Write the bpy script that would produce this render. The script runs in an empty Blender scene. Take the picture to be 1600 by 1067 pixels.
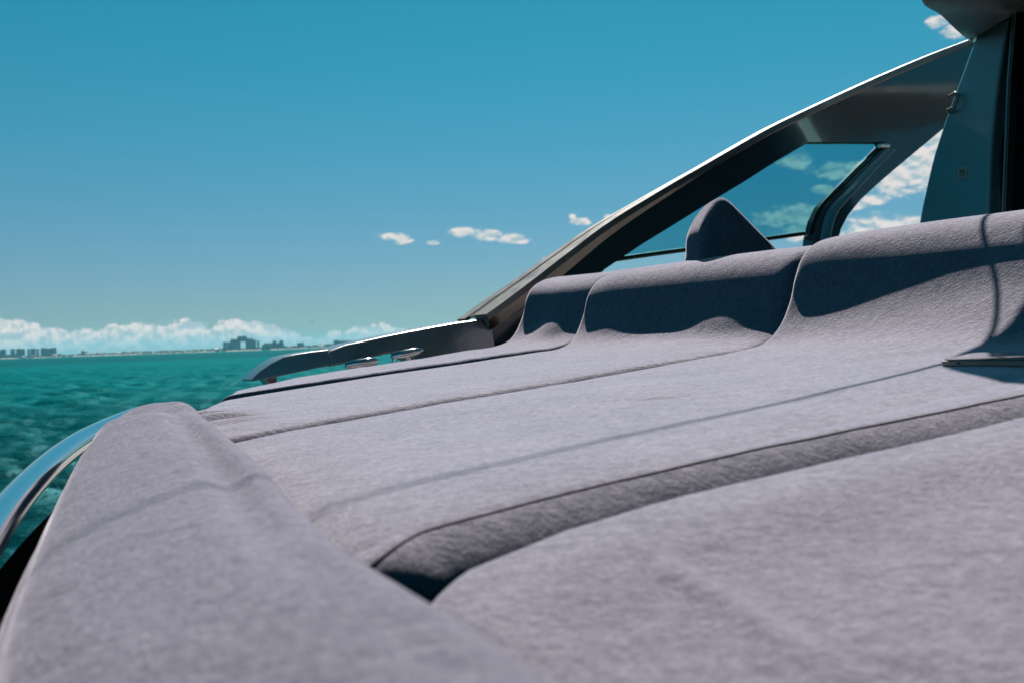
import bpy, bmesh, math, random
import numpy as np
from mathutils import Vector, Matrix

random.seed(4); rng = np.random.default_rng(7)
S = bpy.context.scene
COL = S.collection
R_ = math.radians

# ------------------------------------------------------------------ frames
EYE = 2.4                      # lens height above the water, m
FPX = 1556.0                   # focal length in photo pixels (35 mm lens)
ROLL = R_(1.95)
CR = np.array([math.cos(ROLL), 0, -math.sin(ROLL)])
CU = np.array([math.sin(ROLL), 0, math.cos(ROLL)])
CF = np.array([0., 1., 0.])
O = np.array([0., 0., EYE])

def ray(x, y):
    return (x - 800) / FPX * CR + CF - (y - 531.8) / FPX * CU

# boat frame: A runs aft along the boat, P across it to the far side, N is the boat's own up
A = np.array([0.83659495, 0.54004974, 0.09195198])
P = np.array([-0.54234742, 0.84015431, 0.])
N = np.cross(A, P)
H = .16                        # the lens sits 16 cm above the cushions

def W(s, p, q):
    return O + s * A + p * P + (q - H) * N

def Wv(a):                     # (n,3) boat coordinates to world
    a = np.asarray(a, float)
    return O + a[:, :1] * A + a[:, 1:2] * P + (a[:, 2:3] - H) * N

def side(x, y, pp):            # measured outline point on a fore-and-aft plane of the boat -> (s,q)
    d = ray(x, y); t = pp / (d @ P); v = t * d
    return float(v @ A), float(v @ N + H)

def cross_(x, y, ss):          # measured point on an athwartships plane -> (p,q)
    d = ray(x, y); t = ss / (d @ A); v = t * d
    return float(v @ P), float(v @ N + H)

# ------------------------------------------------------------------ helpers
def mesh_obj(name, verts, faces, mat, parent=None, smooth=True, autosmooth=None):
    me = bpy.data.meshes.new(name)
    me.from_pydata([tuple(v) for v in verts], [], [tuple(f) for f in faces])
    me.validate()
    bm = bmesh.new(); bm.from_mesh(me)
    bmesh.ops.recalc_face_normals(bm, faces=bm.faces)
    bm.to_mesh(me); bm.free()
    me.polygons.foreach_set('use_smooth', [smooth] * len(me.polygons))
    if autosmooth:
        me.set_sharp_from_angle(angle=R_(autosmooth))
    if mat: me.materials.append(mat)
    o = bpy.data.objects.new(name, me); COL.objects.link(o)
    if parent: o.parent = parent
    return o

def tag(o, label=None, cat=None, group=None, kind=None):
    if label: o['label'] = label
    if cat: o['category'] = cat
    if group: o['group'] = group
    if kind: o['kind'] = kind
    return o

def empty(name, loc=(0, 0, 0)):
    o = bpy.data.objects.new(name, None); COL.objects.link(o); o.location = loc
    o.empty_display_size = .1
    return o

class MB:
    """collects shapes into one mesh"""
    def __init__(s): s.v = []; s.f = []
    def add(s, v, f):
        b = len(s.v); s.v += [tuple(x) for x in v]; s.f += [tuple(i + b for i in q) for q in f]
        return s
    def build(s, name, mat, parent=None, smooth=False, autosmooth=None, bevel=0, seg=2):
        o = mesh_obj(name, s.v, s.f, mat, parent, smooth, autosmooth)
        if bevel:
            m = o.modifiers.new('bevel', 'BEVEL'); m.width = bevel; m.segments = seg; m.limit_method = 'ANGLE'
            m.angle_limit = R_(35)
            o.data.polygons.foreach_set('use_smooth', [True] * len(o.data.polygons))
            m.harden_normals = True
        return o

def catmull(pts, n=8, closed=False):
    P_ = [np.array(p, float) for p in pts]; out = []
    m = len(P_)
    rngi = range(m) if closed else range(m - 1)
    for i in rngi:
        if closed:
            a, b, c, d = P_[i - 1], P_[i], P_[(i + 1) % m], P_[(i + 2) % m]
        else:
            a = P_[max(i - 1, 0)]; b = P_[i]; c = P_[i + 1]; d = P_[min(i + 2, m - 1)]
        for k in range(n):
            t = k / n
            out.append(.5 * ((2 * b) + (-a + c) * t + (2 * a - 5 * b + 4 * c - d) * t * t + (-a + 3 * b - 3 * c + d) * t ** 3))
    if not closed: out.append(P_[-1])
    return np.array(out)

def tube(path, r, sides=14, cap=True, rs=None, flat=None):
    """tube along world-space path -> verts, faces"""
    path = np.asarray(path, float); n = len(path)
    v = []; f = []
    prev = None
    for i in range(n):
        t = path[min(i + 1, n - 1)] - path[max(i - 1, 0)]; t /= np.linalg.norm(t)
        if prev is None:
            ref = np.array([0, 0, 1.]) if abs(t[2]) < .9 else np.array([1., 0, 0])
            u = np.cross(t, ref); u /= np.linalg.norm(u)
        else:
            u = prev - t * (prev @ t); u /= np.linalg.norm(u)
        prev = u; w = np.cross(t, u)
        rr = r if rs is None else rs[i]
        for k in range(sides):
            a = 2 * math.pi * k / sides
            v.append(path[i] + rr * (math.cos(a) * u + math.sin(a) * w * (flat or 1)))
    for i in range(n - 1):
        for k in range(sides):
            k2 = (k + 1) % sides
            f.append((i * sides + k, i * sides + k2, (i + 1) * sides + k2, (i + 1) * sides + k))
    if cap:
        f.append(tuple(range(sides))[::-1]); f.append(tuple((n - 1) * sides + k for k in range(sides)))
    return v, f

def smooth_noise(x, y, seed=0, octaves=3, scale=1.):
    """cheap value-noise like sum of sines, arrays in"""
    r = np.random.default_rng(seed); out = 0 * x; amp = 1; tot = 0
    for o_ in range(octaves):
        for k in range(5):
            th = r.uniform(0, 2 * math.pi); ph = r.uniform(0, 2 * math.pi); fr = scale * 2 ** o_ * r.uniform(.7, 1.4)
            out = out + amp * np.sin(fr * (x * math.cos(th) + y * math.sin(th)) + ph) / 5
        tot += amp; amp *= .5
    return out / tot

# ------------------------------------------------------------------ node helpers
class NT:
    def __init__(s, tree): s.t = tree; s.n = tree.nodes; s.l = tree.links
    def new(s, typ, **kw):
        n = s.n.new(typ)
        for k, v in kw.items(): setattr(n, k, v)
        return n
    def put(s, sock, v):
        if v is None: return
        if isinstance(v, bpy.types.NodeSocket): s.l.new(v, sock)
        else: sock.default_value = v
    def math(s, op, a, b=None, c=None, clamp=False):
        n = s.new('ShaderNodeMath', operation=op, use_clamp=clamp)
        for i, v in enumerate((a, b, c)): s.put(n.inputs[i], v)
        return n.outputs[0]
    def smooth(s, v, lo, hi, o0=0., o1=1.):
        n = s.new('ShaderNodeMapRange', interpolation_type='SMOOTHSTEP')
        for i, x in enumerate((v, lo, hi, o0, o1)): s.put(n.inputs[i], x)
        return n.outputs[0]
    def lin(s, v, lo, hi, o0=0., o1=1.):
        n = s.new('ShaderNodeMapRange')
        for i, x in enumerate((v, lo, hi, o0, o1)): s.put(n.inputs[i], x)
        return n.outputs[0]
    def noise(s, vec, scale, detail=2., rough=.5, dist=0.):
        n = s.new('ShaderNodeTexNoise'); s.put(n.inputs['Vector'], vec); n.inputs['Scale'].default_value = scale
        n.inputs['Detail'].default_value = detail; n.inputs['Roughness'].default_value = rough
        n.inputs['Distortion'].default_value = dist
        return n.outputs['Fac']
    def mix(s, f, a, b, mode='MIX'):
        n = s.new('ShaderNodeMix', data_type='RGBA', blend_type=mode)
        s.put(n.inputs[0], f); s.put(n.inputs[6], a); s.put(n.inputs[7], b)
        return n.outputs[2]
    def comb(s, x, y, z=0.):
        n = s.new('ShaderNodeCombineXYZ')
        for i, v in enumerate((x, y, z)): s.put(n.inputs[i], v)
        return n.outputs[0]
    def mapping(s, vec, scale=(1, 1, 1), loc=(0, 0, 0), rot=(0, 0, 0)):
        n = s.new('ShaderNodeMapping'); s.put(n.inputs[0], vec)
        n.inputs['Location'].default_value = loc; n.inputs['Rotation'].default_value = rot; n.inputs['Scale'].default_value = scale
        return n.outputs[0]

def material(name):
    m = bpy.data.materials.new(name); m.use_nodes = True
    t = NT(m.node_tree); b = m.node_tree.nodes['Principled BSDF']
    return m, t, b

def c4(r, g, b): return (r, g, b, 1)

def simple(name, col, rough=.5, metal=0., coat=0., var=.08, vscale=6., bump=0., bscale=80., spec=.5):
    m, t, b = material(name)
    tc = t.new('ShaderNodeTexCoord').outputs['Object']
    n = t.noise(tc, vscale, 4.)
    dark = tuple(c * (1 - var) for c in col) + (1,); lite = tuple(min(1, c * (1 + var)) for c in col) + (1,)
    t.put(b.inputs['Base Color'], t.mix(n, dark, lite))
    rn = t.noise(tc, vscale * 3, 3.)
    t.put(b.inputs['Roughness'], t.lin(rn, .3, .7, rough * .85, rough * 1.15))
    b.inputs['Metallic'].default_value = metal
    b.inputs['Coat Weight'].default_value = coat
    b.inputs['Coat Roughness'].default_value = .04
    b.inputs['Specular IOR Level'].default_value = spec
    if bump:
        bp = t.new('ShaderNodeBump'); bp.inputs['Strength'].default_value = 1; bp.inputs['Distance'].default_value = bump
        t.put(bp.inputs['Height'], t.noise(tc, bscale, 3.)); t.put(b.inputs['Normal'], bp.outputs[0])
    return m

FUZZ = (.65, .62, .71); FUZZ_R = .34      # raised nap: pale where it is seen edge-on
def fabric(name, col, fuzz_dim=1.):
    """short-looped grey terry cloth"""
    m, t, b = material(name)
    g = t.new('ShaderNodeNewGeometry').outputs['Position']
    warp = t.noise(g, 9., 3.)
    mott = t.noise(g, 120., 5., .66)
    nap = t.noise(t.mapping(g, (1, 2.2, 1), rot=(0, 0, R_(33))), 48., 4., .6)
    fine = t.noise(g, 420., 3., .6)
    k = t.math('ADD', t.math('MULTIPLY', warp, .14), t.math('MULTIPLY', mott, .60))
    k = t.math('ADD', k, t.math('MULTIPLY', nap, .28))
    k = t.math('ADD', k, t.math('MULTIPLY', fine, .36))
    k = t.lin(k, .53, .85, 0., 1.)
    dark = c4(col[0] * .66, col[1] * .69, col[2] * .73); lite = c4(*[c * 1.28 for c in col])
    colr = t.mix(k, dark, lite)
    # a few dark lint specks
    v = t.new('ShaderNodeTexVoronoi'); t.put(v.inputs['Vector'], t.mapping(g, (1, 1, .3))); v.inputs['Scale'].default_value = 26.
    speck = t.smooth(v.outputs['Distance'], .035, .055, 1., 0.)
    speck = t.math('MULTIPLY', speck, t.math('GREATER_THAN', t.noise(g, 5.), .56))
    colr = t.mix(t.math('MULTIPLY', speck, .55), colr, c4(.03, .03, .035))
    t.put(b.inputs['Base Color'], colr)
    b.inputs['Roughness'].default_value = .95
    b.inputs['Specular IOR Level'].default_value = .1
    loop = t.noise(g, 400., 5., .72)
    clump = t.noise(g, 210., 2., .5)
    hgt = t.math('ADD', t.math('MULTIPLY', loop, .0024), t.math('MULTIPLY', clump, .0031))
    hgt = t.math('ADD', hgt, t.math('MULTIPLY', t.noise(t.mapping(g, (1, 1.7, 1), rot=(0, 0, R_(20))), 15., 3., .6, .6), .0060))
    bp = t.new('ShaderNodeBump'); bp.inputs['Strength'].default_value = .9; bp.inputs['Distance'].default_value = 1.
    t.put(bp.inputs['Height'], hgt); t.put(b.inputs['Normal'], bp.outputs[0])
    fuzz = t.new('ShaderNodeBsdfSheen', distribution='MICROFIBER'); fuzz.inputs['Roughness'].default_value = FUZZ_R
    t.put(fuzz.inputs['Color'], t.mix(k, c4(*[c * .7 * fuzz_dim for c in FUZZ]), c4(*[min(1, c * 1.15 * fuzz_dim) for c in FUZZ])))
    add = t.new('ShaderNodeAddShader'); t.put(add.inputs[0], b.outputs[0]); t.put(add.inputs[1], fuzz.outputs[0])
    t.put(t.n['Material Output'].inputs[0], add.outputs[0])
    return m

# ------------------------------------------------------------------ materials
FABRIC = fabric('grey_terry_cloth', (.222, .209, .254))
DIM_TERRY = fabric('dimmed_terry_cloth', (.192, .184, .232), .42)     # dimmed copy of the cushion cloth: duller light put into colour and fuzz
PIPING = simple('dark_stitching', (.05, .03, .04), .9, var=.3, vscale=200.)
PAINT = simple('gunmetal_paint', (.34, .345, .35), .28, metal=.85, coat=.3, var=.06, vscale=3., bump=.003, bscale=9.)
DARKPAINT = simple('dark_bronze_paint', (.17, .155, .145), .16, metal=.2, coat=.5, var=.1, vscale=2., bump=.006, bscale=3.)
TRIM = simple('satin_aluminium', (.22, .22, .215), .5, metal=.8, var=.06, vscale=8.)
STEEL = simple('polished_steel', (.72, .73, .74), .09, metal=1., var=.03, vscale=12., bump=.00004, bscale=30.)
RUBBER = simple('black_rubber', (.012, .013, .014), .55)
GELCOAT = simple('grey_green_gelcoat', (.30, .70, .76), .35, coat=.3, var=.04)
PALEGEL = simple('pale_grey_gelcoat', (.62, .60, .57), .5, metal=1., var=.04)
WHITEGEL = simple('shadow_dome_white', (.78, .78, .75), .3, coat=.4)
INTERIOR_SHADE = simple('shaded_interior', (.012, .012, .013), .8, spec=.1)
BLACKGLASS = simple('black_glass', (.006, .008, .01), .08, coat=1.)
DECK = simple('grey_deck', (.16, .16, .165), .7, var=.15, vscale=20.)
HULLM = simple('hull_paint', (.10, .11, .115), .2, metal=.4, coat=1.)

def window_glass():
    m = bpy.data.materials.new('teal_tinted_glass'); m.use_nodes = True; t = NT(m.node_tree)
    t.n.remove(t.n['Principled BSDF']); out = t.n['Material Output']
    tr = t.new('ShaderNodeBsdfTransparent'); tr.inputs[0].default_value = c4(.19, .53, .58)
    gl = t.new('ShaderNodeBsdfGlossy'); gl.inputs['Roughness'].default_value = .02
    fr = t.new('ShaderNodeFresnel'); fr.inputs[0].default_value = 1.25
    tc = t.new('ShaderNodeTexCoord').outputs['Object']
    bp = t.new('ShaderNodeBump'); bp.inputs['Distance'].default_value = .002; t.put(bp.inputs['Height'], t.noise(tc, 4.))
    t.put(gl.inputs['Normal'], bp.outputs[0])
    mx = t.new('ShaderNodeMixShader'); t.put(mx.inputs[0], fr.outputs[0]); t.put(mx.inputs[1], tr.outputs[0]); t.put(mx.inputs[2], gl.outputs[0])
    t.put(out.inputs[0], mx.outputs[0])
    return m
GLASS = window_glass()

# ------------------------------------------------------------------ SUN / SKY
SUN_AZ, SUN_EL = 8., 52.
sd = np.array([math.sin(R_(SUN_AZ)) * math.cos(R_(SUN_EL)), math.cos(R_(SUN_AZ)) * math.cos(R_(SUN_EL)), math.sin(R_(SUN_EL))])
SV = np.array([sd @ A, sd @ P, sd @ N])          # sun direction in the boat frame
lamp = bpy.data.lights.new('sun', 'SUN'); lamp.energy = 5.; lamp.angle = R_(.55); lamp.color = (1., .93, .86)
lo = bpy.data.objects.new('sun', lamp); COL.objects.link(lo)
lo.rotation_euler = Vector(sd).to_track_quat('Z', 'Y').to_euler(); lo.location = (0, 0, 30)

CAST0 = (.385, .535, .725); CAST1 = (.115, .83, .79)
SKY = .05
def build_world():
    w = bpy.data.worlds.new('World'); S.world = w; w.use_nodes = True
    t = NT(w.node_tree); bg = t.n['Background']
    sky = t.new('ShaderNodeTexSky', sky_type='NISHITA', sun_disc=False)
    sky.sun_elevation = R_(SUN_EL); sky.sun_rotation = R_(SUN_AZ)
    sky.air_density = 1.; sky.dust_density = .15; sky.ozone_density = 1.6; sky.altitude = 0
    d = t.new('ShaderNodeTexCoord').outputs['Generated']
    sp = t.new('ShaderNodeSeparateXYZ'); t.put(sp.inputs[0], d)
    # teal cast of the air, a little paler low down
    cast = t.mix(t.smooth(sp.outputs[2], .0, .34), c4(*CAST0), c4(*CAST1))
    cast = t.mix(t.smooth(sp.outputs[2], .36, .80), cast, c4(*[c * .38 for c in CAST1]))
    tinted = t.mix(1., sky.outputs[0], cast, 'MULTIPLY')
    az = t.math('MULTIPLY', t.math('ARCTAN2', sp.outputs[0], sp.outputs[1]), 57.29578)
    el = t.math('MULTIPLY', t.math('ARCSINE', sp.outputs[2]), 57.29578)
    vec = t.comb(az, el)
    # --- cloud bank along the horizon
    fc = t.new('ShaderNodeFloatCurve')
    cv = fc.mapping.curves[0]
    prof = [(-180, .9), (-60, 1.5), (-35, 1.5), (-27.2, 1.95), (-25.4, 1.6), (-23.3, 1.30), (-22.2, 1.40), (-21.3, 1.72), (-20.2, 1.38),
            (-18.9, 1.74), (-17.8, 1.62), (-16.4, 1.40), (-15.1, 1.62), (-13.7, 1.45), (-12.3, .86), (-11.5, .40), (-10.9, .52), (-10.1, .66),
            (-9.6, .95), (-9.2, .6), (-8.7, .8), (-7.8, 1.18), (-6.9, .98), (-6.3, .7), (-5, .62), (0, .5), (40, 1.2), (90, 1.6), (180, .9)]
    cv.points[0].location = (0, prof[0][1] / 3); cv.points[1].location = (1, prof[-1][1] / 3)
    for a_, e_ in prof[1:-1]: cv.points.new((a_ + 180) / 360, e_ / 3)
    fc.mapping.update()
    t.put(fc.inputs['Value'], t.math('DIVIDE', t.math('ADD', az, 180.), 360.))
    top = t.math('MULTIPLY', fc.outputs[0], 3.)
    def billow(v, sc, det):
        n = t.noise(v, sc, det, .55)
        return t.math('SUBTRACT', 1., t.math('ABSOLUTE', t.math('MULTIPLY', t.math('SUBTRACT', n, .5), 3.2)))
    def bank(vv, ee):
        n1 = t.noise(vv, 1.4, 6., .58); n2 = billow(vv, 1.1, 5.)
        e_ = t.math('ADD', t.math('MULTIPLY', t.math('SUBTRACT', n1, .5), 1.1), t.math('MULTIPLY', t.math('SUBTRACT', n2, .6), .35))
        return t.math('ADD', t.math('SUBTRACT', top, ee), e_)
    b0 = bank(vec, el)
    dens_bank = t.smooth(b0, .0, .16)
    dens_bank = t.math('MULTIPLY', dens_bank, t.smooth(el, .02, .55, .35, 1.))
    # relief of the bank: density a little towards the light compared with here
    up = t.comb(t.math('ADD', az, .12), t.math('ADD', el, .30))
    r0 = t.noise(vec, 1.3, 7., .62); r1 = t.noise(up, 1.3, 7., .62)
    relief = t.smooth(t.math('SUBTRACT', r0, r1), -.12, .12)
    lowf = t.smooth(el, .1, 1.3)
    lit = t.math('MULTIPLY', t.math('ADD', t.math('MULTIPLY', relief, .75), .25), t.math('ADD', t.math('MULTIPLY', lowf, .45), .55))
    bank_col = t.mix(lit, c4(3.6, 5.6, 6.4), c4(11.8, 10.3, 9.8))
    # --- separate fair-weather cumulus: (az, el, half width, half height)
    blobs = [(-6.6, 6.10, .9, .26), (-6.1, 5.85, .55, .2), (-4.3, 5.72, .42, .12), (-2.5, 6.28, 1.0, .26), (-1.3, 6.05, 1.0, .28), (.2, 5.80, .9, .3), (.75, 5.66, .5, .16),
             (4.15, 6.62, .62, .2), (3.7, 6.95, .2, .14), (5.75, 6.8, .26, .18), (6.4, 6.95, .2, .1), (2.4, 4.6, .5, .1),
             (16.3, 6.3, 2.3, .55), (16.9, 5.5, 1.6, .6), (18.7, 8.55, 1.3, .48), (17.6, 7.6, .6, .25), (16.2, 9.2, .9, .4),
             (21.6, 8.0, 1.7, 1.0), (22.6, 8.8, 1.6, 1.5), (23.3, 10.4, 1.7, 1.5), (20.4, 5.2, 2.0, .8), (22.3, 5.3, 1.4, .5), (20.2, 6.9, .8, .3), (19.4, 6.6, .6, .25),
             (24.4, 7.4, 1.5, 1.5), (25.6, 9.5, 2., 2.), (24.6, 15.0, .8, .35), (23.6, 15.6, .5, .3), (28, 6, 4, 1.2), (33, 9, 5, 2), (40, 6, 5, 2), (-48, 8, 3, .8), (-38, 6.5, 2, .5)]
    cur = None
    for (a0, e0, ra, re) in blobs:
        dx = t.math('DIVIDE', t.math('SUBTRACT', az, a0), ra); dy = t.math('DIVIDE', t.math('SUBTRACT', el, e0), re)
        q = t.math('ADD', t.math('MULTIPLY', dx, dx), t.math('MULTIPLY', dy, dy))
        g = t.math('SUBTRACT', 1., q)
        cur = g if cur is None else t.math('MAXIMUM', cur, g)
    cur = t.math('MAXIMUM', cur, -1.5)
    stretched = t.comb(az, t.math('MULTIPLY', el, 1.7))
    m1 = t.noise(stretched, 1.25, 5., .55)
    mm = t.math('ADD', cur, t.math('MULTIPLY', t.math('SUBTRACT', m1, .50), 3.6))
    dens_cu = t.smooth(mm, -.35, .75)
    m2 = t.noise(t.comb(t.math('ADD', az, .1), t.math('ADD', t.math('MULTIPLY', el, 1.7), .42)), 1.25, 5., .55)
    rel2 = t.smooth(t.math('SUBTRACT', m1, m2), -.16, .14)
    cu_col = t.mix(rel2, c4(5.6, 7.0, 7.5), c4(10.4, 9.6, 9.3))
    # thin veil round the cumulus
    veil = t.math('MULTIPLY', t.smooth(mm, -.9, .6), .16)
    c1 = t.mix(veil, tinted, c4(6., 7.2, 7.6))
    c2 = t.mix(t.math('MULTIPLY', dens_cu, .96), c1, cu_col)
    c3 = t.mix(t.math('MULTIPLY', dens_bank, .97), c2, bank_col)
    t.put(bg.inputs[0], c3); bg.inputs[1].default_value = SKY
build_world()

# ------------------------------------------------------------------ CAMERA
cam = bpy.data.cameras.new('camera'); co = bpy.data.objects.new('camera', cam); COL.objects.link(co)
M = Matrix.Identity(4)
for i in range(3):
    M[i][0] = CR[i]; M[i][1] = CU[i]; M[i][2] = -CF[i]; M[i][3] = O[i]
co.matrix_world = M
cam.sensor_width = 36.; cam.lens = 36. * FPX / 1600.
cam.shift_y = -1.7 / 1600
cam.clip_start = .01; cam.clip_end = 60000
cam.dof.use_dof = True; cam.dof.focus_distance = 2.0; cam.dof.aperture_fstop = 7.5
S.camera = co

# ------------------------------------------------------------------ SEA
def build_sea():
    azs = np.concatenate([np.linspace(-180, -50, 60, endpoint=False), np.linspace(-50, -5, 520, endpoint=False),
                          np.linspace(-5, 40, 200, endpoint=False), np.linspace(40, 180, 60)])
    rs = [2.]
    while rs[-1] < 9.: rs.append(rs[-1] * 1.05)
    while rs[-1] < 260: rs.append(rs[-1] * 1.0075)
    while rs[-1] < 11000: rs.append(rs[-1] * 1.06)
    rs = np.array(rs)
    a = np.radians(azs)[None, :]; r = rs[:, None]
    x = r * np.sin(a); y = r * np.cos(a); z = np.zeros_like(x)
    dx = np.zeros_like(x); dy = np.zeros_like(x)
    wind = R_(250)
    for k in range(90):
        lam = .40 * (4.6 / .40) ** rng.uniform(0, 1)
        th = wind + rng.normal(0, .55); kk = 2 * math.pi / lam
        amp = .0105 * lam ** .85 * rng.uniform(.5, 1.1)
        fade = np.clip(1.6 - r * .0075 / lam * 2.2, 0, 1)
        ph = kk * (x * math.cos(th) + y * math.sin(th)) + rng.uniform(0, 6.28)
        z += amp * np.sin(ph) * fade
        dx -= .8 * amp * math.cos(th) * np.cos(ph) * fade; dy -= .8 * amp * math.sin(th) * np.cos(ph) * fade
    x = x + dx; y = y + dy
    nr, na = x.shape
    v = np.stack([x.ravel(), y.ravel(), z.ravel()], 1)
    ii, jj = np.meshgrid(np.arange(nr - 1), np.arange(na - 1), indexing='ij')
    f = np.stack([ii * na + jj, ii * na + jj + 1, (ii + 1) * na + jj + 1, (ii + 1) * na + jj], -1).reshape(-1, 4)[:, ::-1]
    me = bpy.data.meshes.new('sea')
    me.vertices.add(len(v)); me.vertices.foreach_set('co', v.ravel().astype(np.float32))
    me.loops.add(f.size); me.loops.foreach_set('vertex_index', f.ravel().astype(np.int32))
    me.polygons.add(len(f)); me.polygons.foreach_set('loop_start', (np.arange(len(f)) * 4).astype(np.int32))
    me.polygons.foreach_set('use_smooth', np.ones(len(f), bool))
    me.update(); me.validate()
    m, t, b = material('turquoise_sea')
    g = t.new('ShaderNodeNewGeometry').outputs['Position']
    sp = t.new('ShaderNodeSeparateXYZ'); t.put(sp.inputs[0], g)
    # sea bed: pale sand bar in the middle distance, seagrass close in and far out
    dist = t.math('ADD', sp.outputs[1], t.math('MULTIPLY', sp.outputs[0], -.25))
    dist = t.math('ADD', dist, t.math('MULTIPLY', t.math('SUBTRACT', t.noise(t.mapping(g, (.3, 1, 1)), .03, 3.), .5), 60.))
    near = t.smooth(dist, 8., 75.)
    far = t.smooth(dist, 210., 420., 1., .35)
    patch = t.noise(t.mapping(g, (.35, 1, 1)), .05, 4., .6)
    k = t.math('MULTIPLY', t.math('MULTIPLY', near, far), t.smooth(patch, .3, .62, .55, 1.))
    small = t.noise(t.mapping(g, (.5, 1, 1)), .6, 4., .6)
    k = t.math('MULTIPLY', k, t.smooth(small, .3, .65, .8, 1.1), clamp=True)
    body = t.new('ShaderNodeBsdfDiffuse'); t.put(body.inputs[0], t.mix(k, c4(.0, .050, .058), c4(.0, .136, .142)))
    gl = t.new('ShaderNodeBsdfGlossy'); gl.inputs['Roughness'].default_value = .3; gl.inputs['Color'].default_value = c4(.30, .86, .95)
    fr = t.new('ShaderNodeFresnel'); fr.inputs[0].default_value = 1.33
    ms = t.new('ShaderNodeMixShader'); t.put(ms.inputs[0], t.math('MULTIPLY', fr.outputs[0], .05)); t.put(ms.inputs[1], body.outputs[0]); t.put(ms.inputs[2], gl.outputs[0])
    t.n.remove(b); t.put(t.n['Material Output'].inputs[0], ms.outputs[0])
    rip = t.math('ADD', t.math('MULTIPLY', t.noise(t.mapping(g, (.7, 1.2, 1)), 3.4, 6., .68), .30), t.math('MULTIPLY', t.noise(t.mapping(g, (.6, 1.1, 1)), 1.3, 4., .58), .42))
    bp = t.new('ShaderNodeBump'); bp.inputs['Strength'].default_value = .9; bp.inputs['Distance'].default_value = 1.
    t.put(bp.inputs['Height'], rip)
    t.put(body.inputs['Normal'], bp.outputs[0])
    bp2 = t.new('ShaderNodeBump'); bp2.inputs['Strength'].default_value = .5; bp2.inputs['Distance'].default_value = .5; t.put(bp2.inputs['Height'], rip)
    for nd in (gl, fr): t.put(nd.inputs['Normal'], bp2.outputs[0])
    me.materials.append(m)
    o = bpy.data.objects.new('sea', me); COL.objects.link(o)
    tag(o, 'choppy turquoise sea between the boat and the shore', 'sea', kind='structure')
build_sea()

# ------------------------------------------------------------------ CUSHIONS
def offset_loop(L, d):
    """inset a closed counter-clockwise loop by d along its normals"""
    n = len(L); t = np.roll(L, -1, 0) - np.roll(L, 1, 0)
    t /= np.linalg.norm(t, axis=1)[:, None] + 1e-9
    nrm = np.stack([-t[:, 1], t[:, 0]], 1)
    return L + nrm * d

def resample(L, n):
    L = np.vstack([L, L[:1]]); seg = np.linalg.norm(np.diff(L, axis=0), axis=1); c = np.concatenate([[0], np.cumsum(seg)])
    u = np.linspace(0, c[-1], n, endpoint=False)
    return np.stack([np.interp(u, c, L[:, 0]), np.interp(u, c, L[:, 1])], 1)

S_LEFT = .30
def pad_loop(back, n=620):
    """closed s-q profile of a lounger pad: rounded fore end, flat seat, curved backrest (list of (s,q))"""
    fore = [(S_LEFT + .03, -.095), (S_LEFT + .004, -.075), (S_LEFT, -.04), (S_LEFT + .012, -.013), (S_LEFT + .04, -.002), (S_LEFT + .09, 0.0)]
    seat = [(.55, .001), (.75, .001), (.95, .0), (1.12, -.001), (1.24, -.001)]
    end = [(1.97, .12), (2.0, .04), (2.0, -.05), (1.97, -.095)]
    pts = fore + seat + back + end
    L = catmull(pts + [(1.6, -.1), (1.1, -.1), (.6, -.1)], 10, closed=True)
    return resample(L, n)[::-1][:, :]          # clockwise in (s,q) -> reversed to ccw

def round_edge(r, n=7):
    return [(-r * math.sin(math.pi / 2 * k / n), r * (1 - math.cos(math.pi / 2 * k / n))) for k in range(n + 1)]  # (dp outward negative handled), inset

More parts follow.
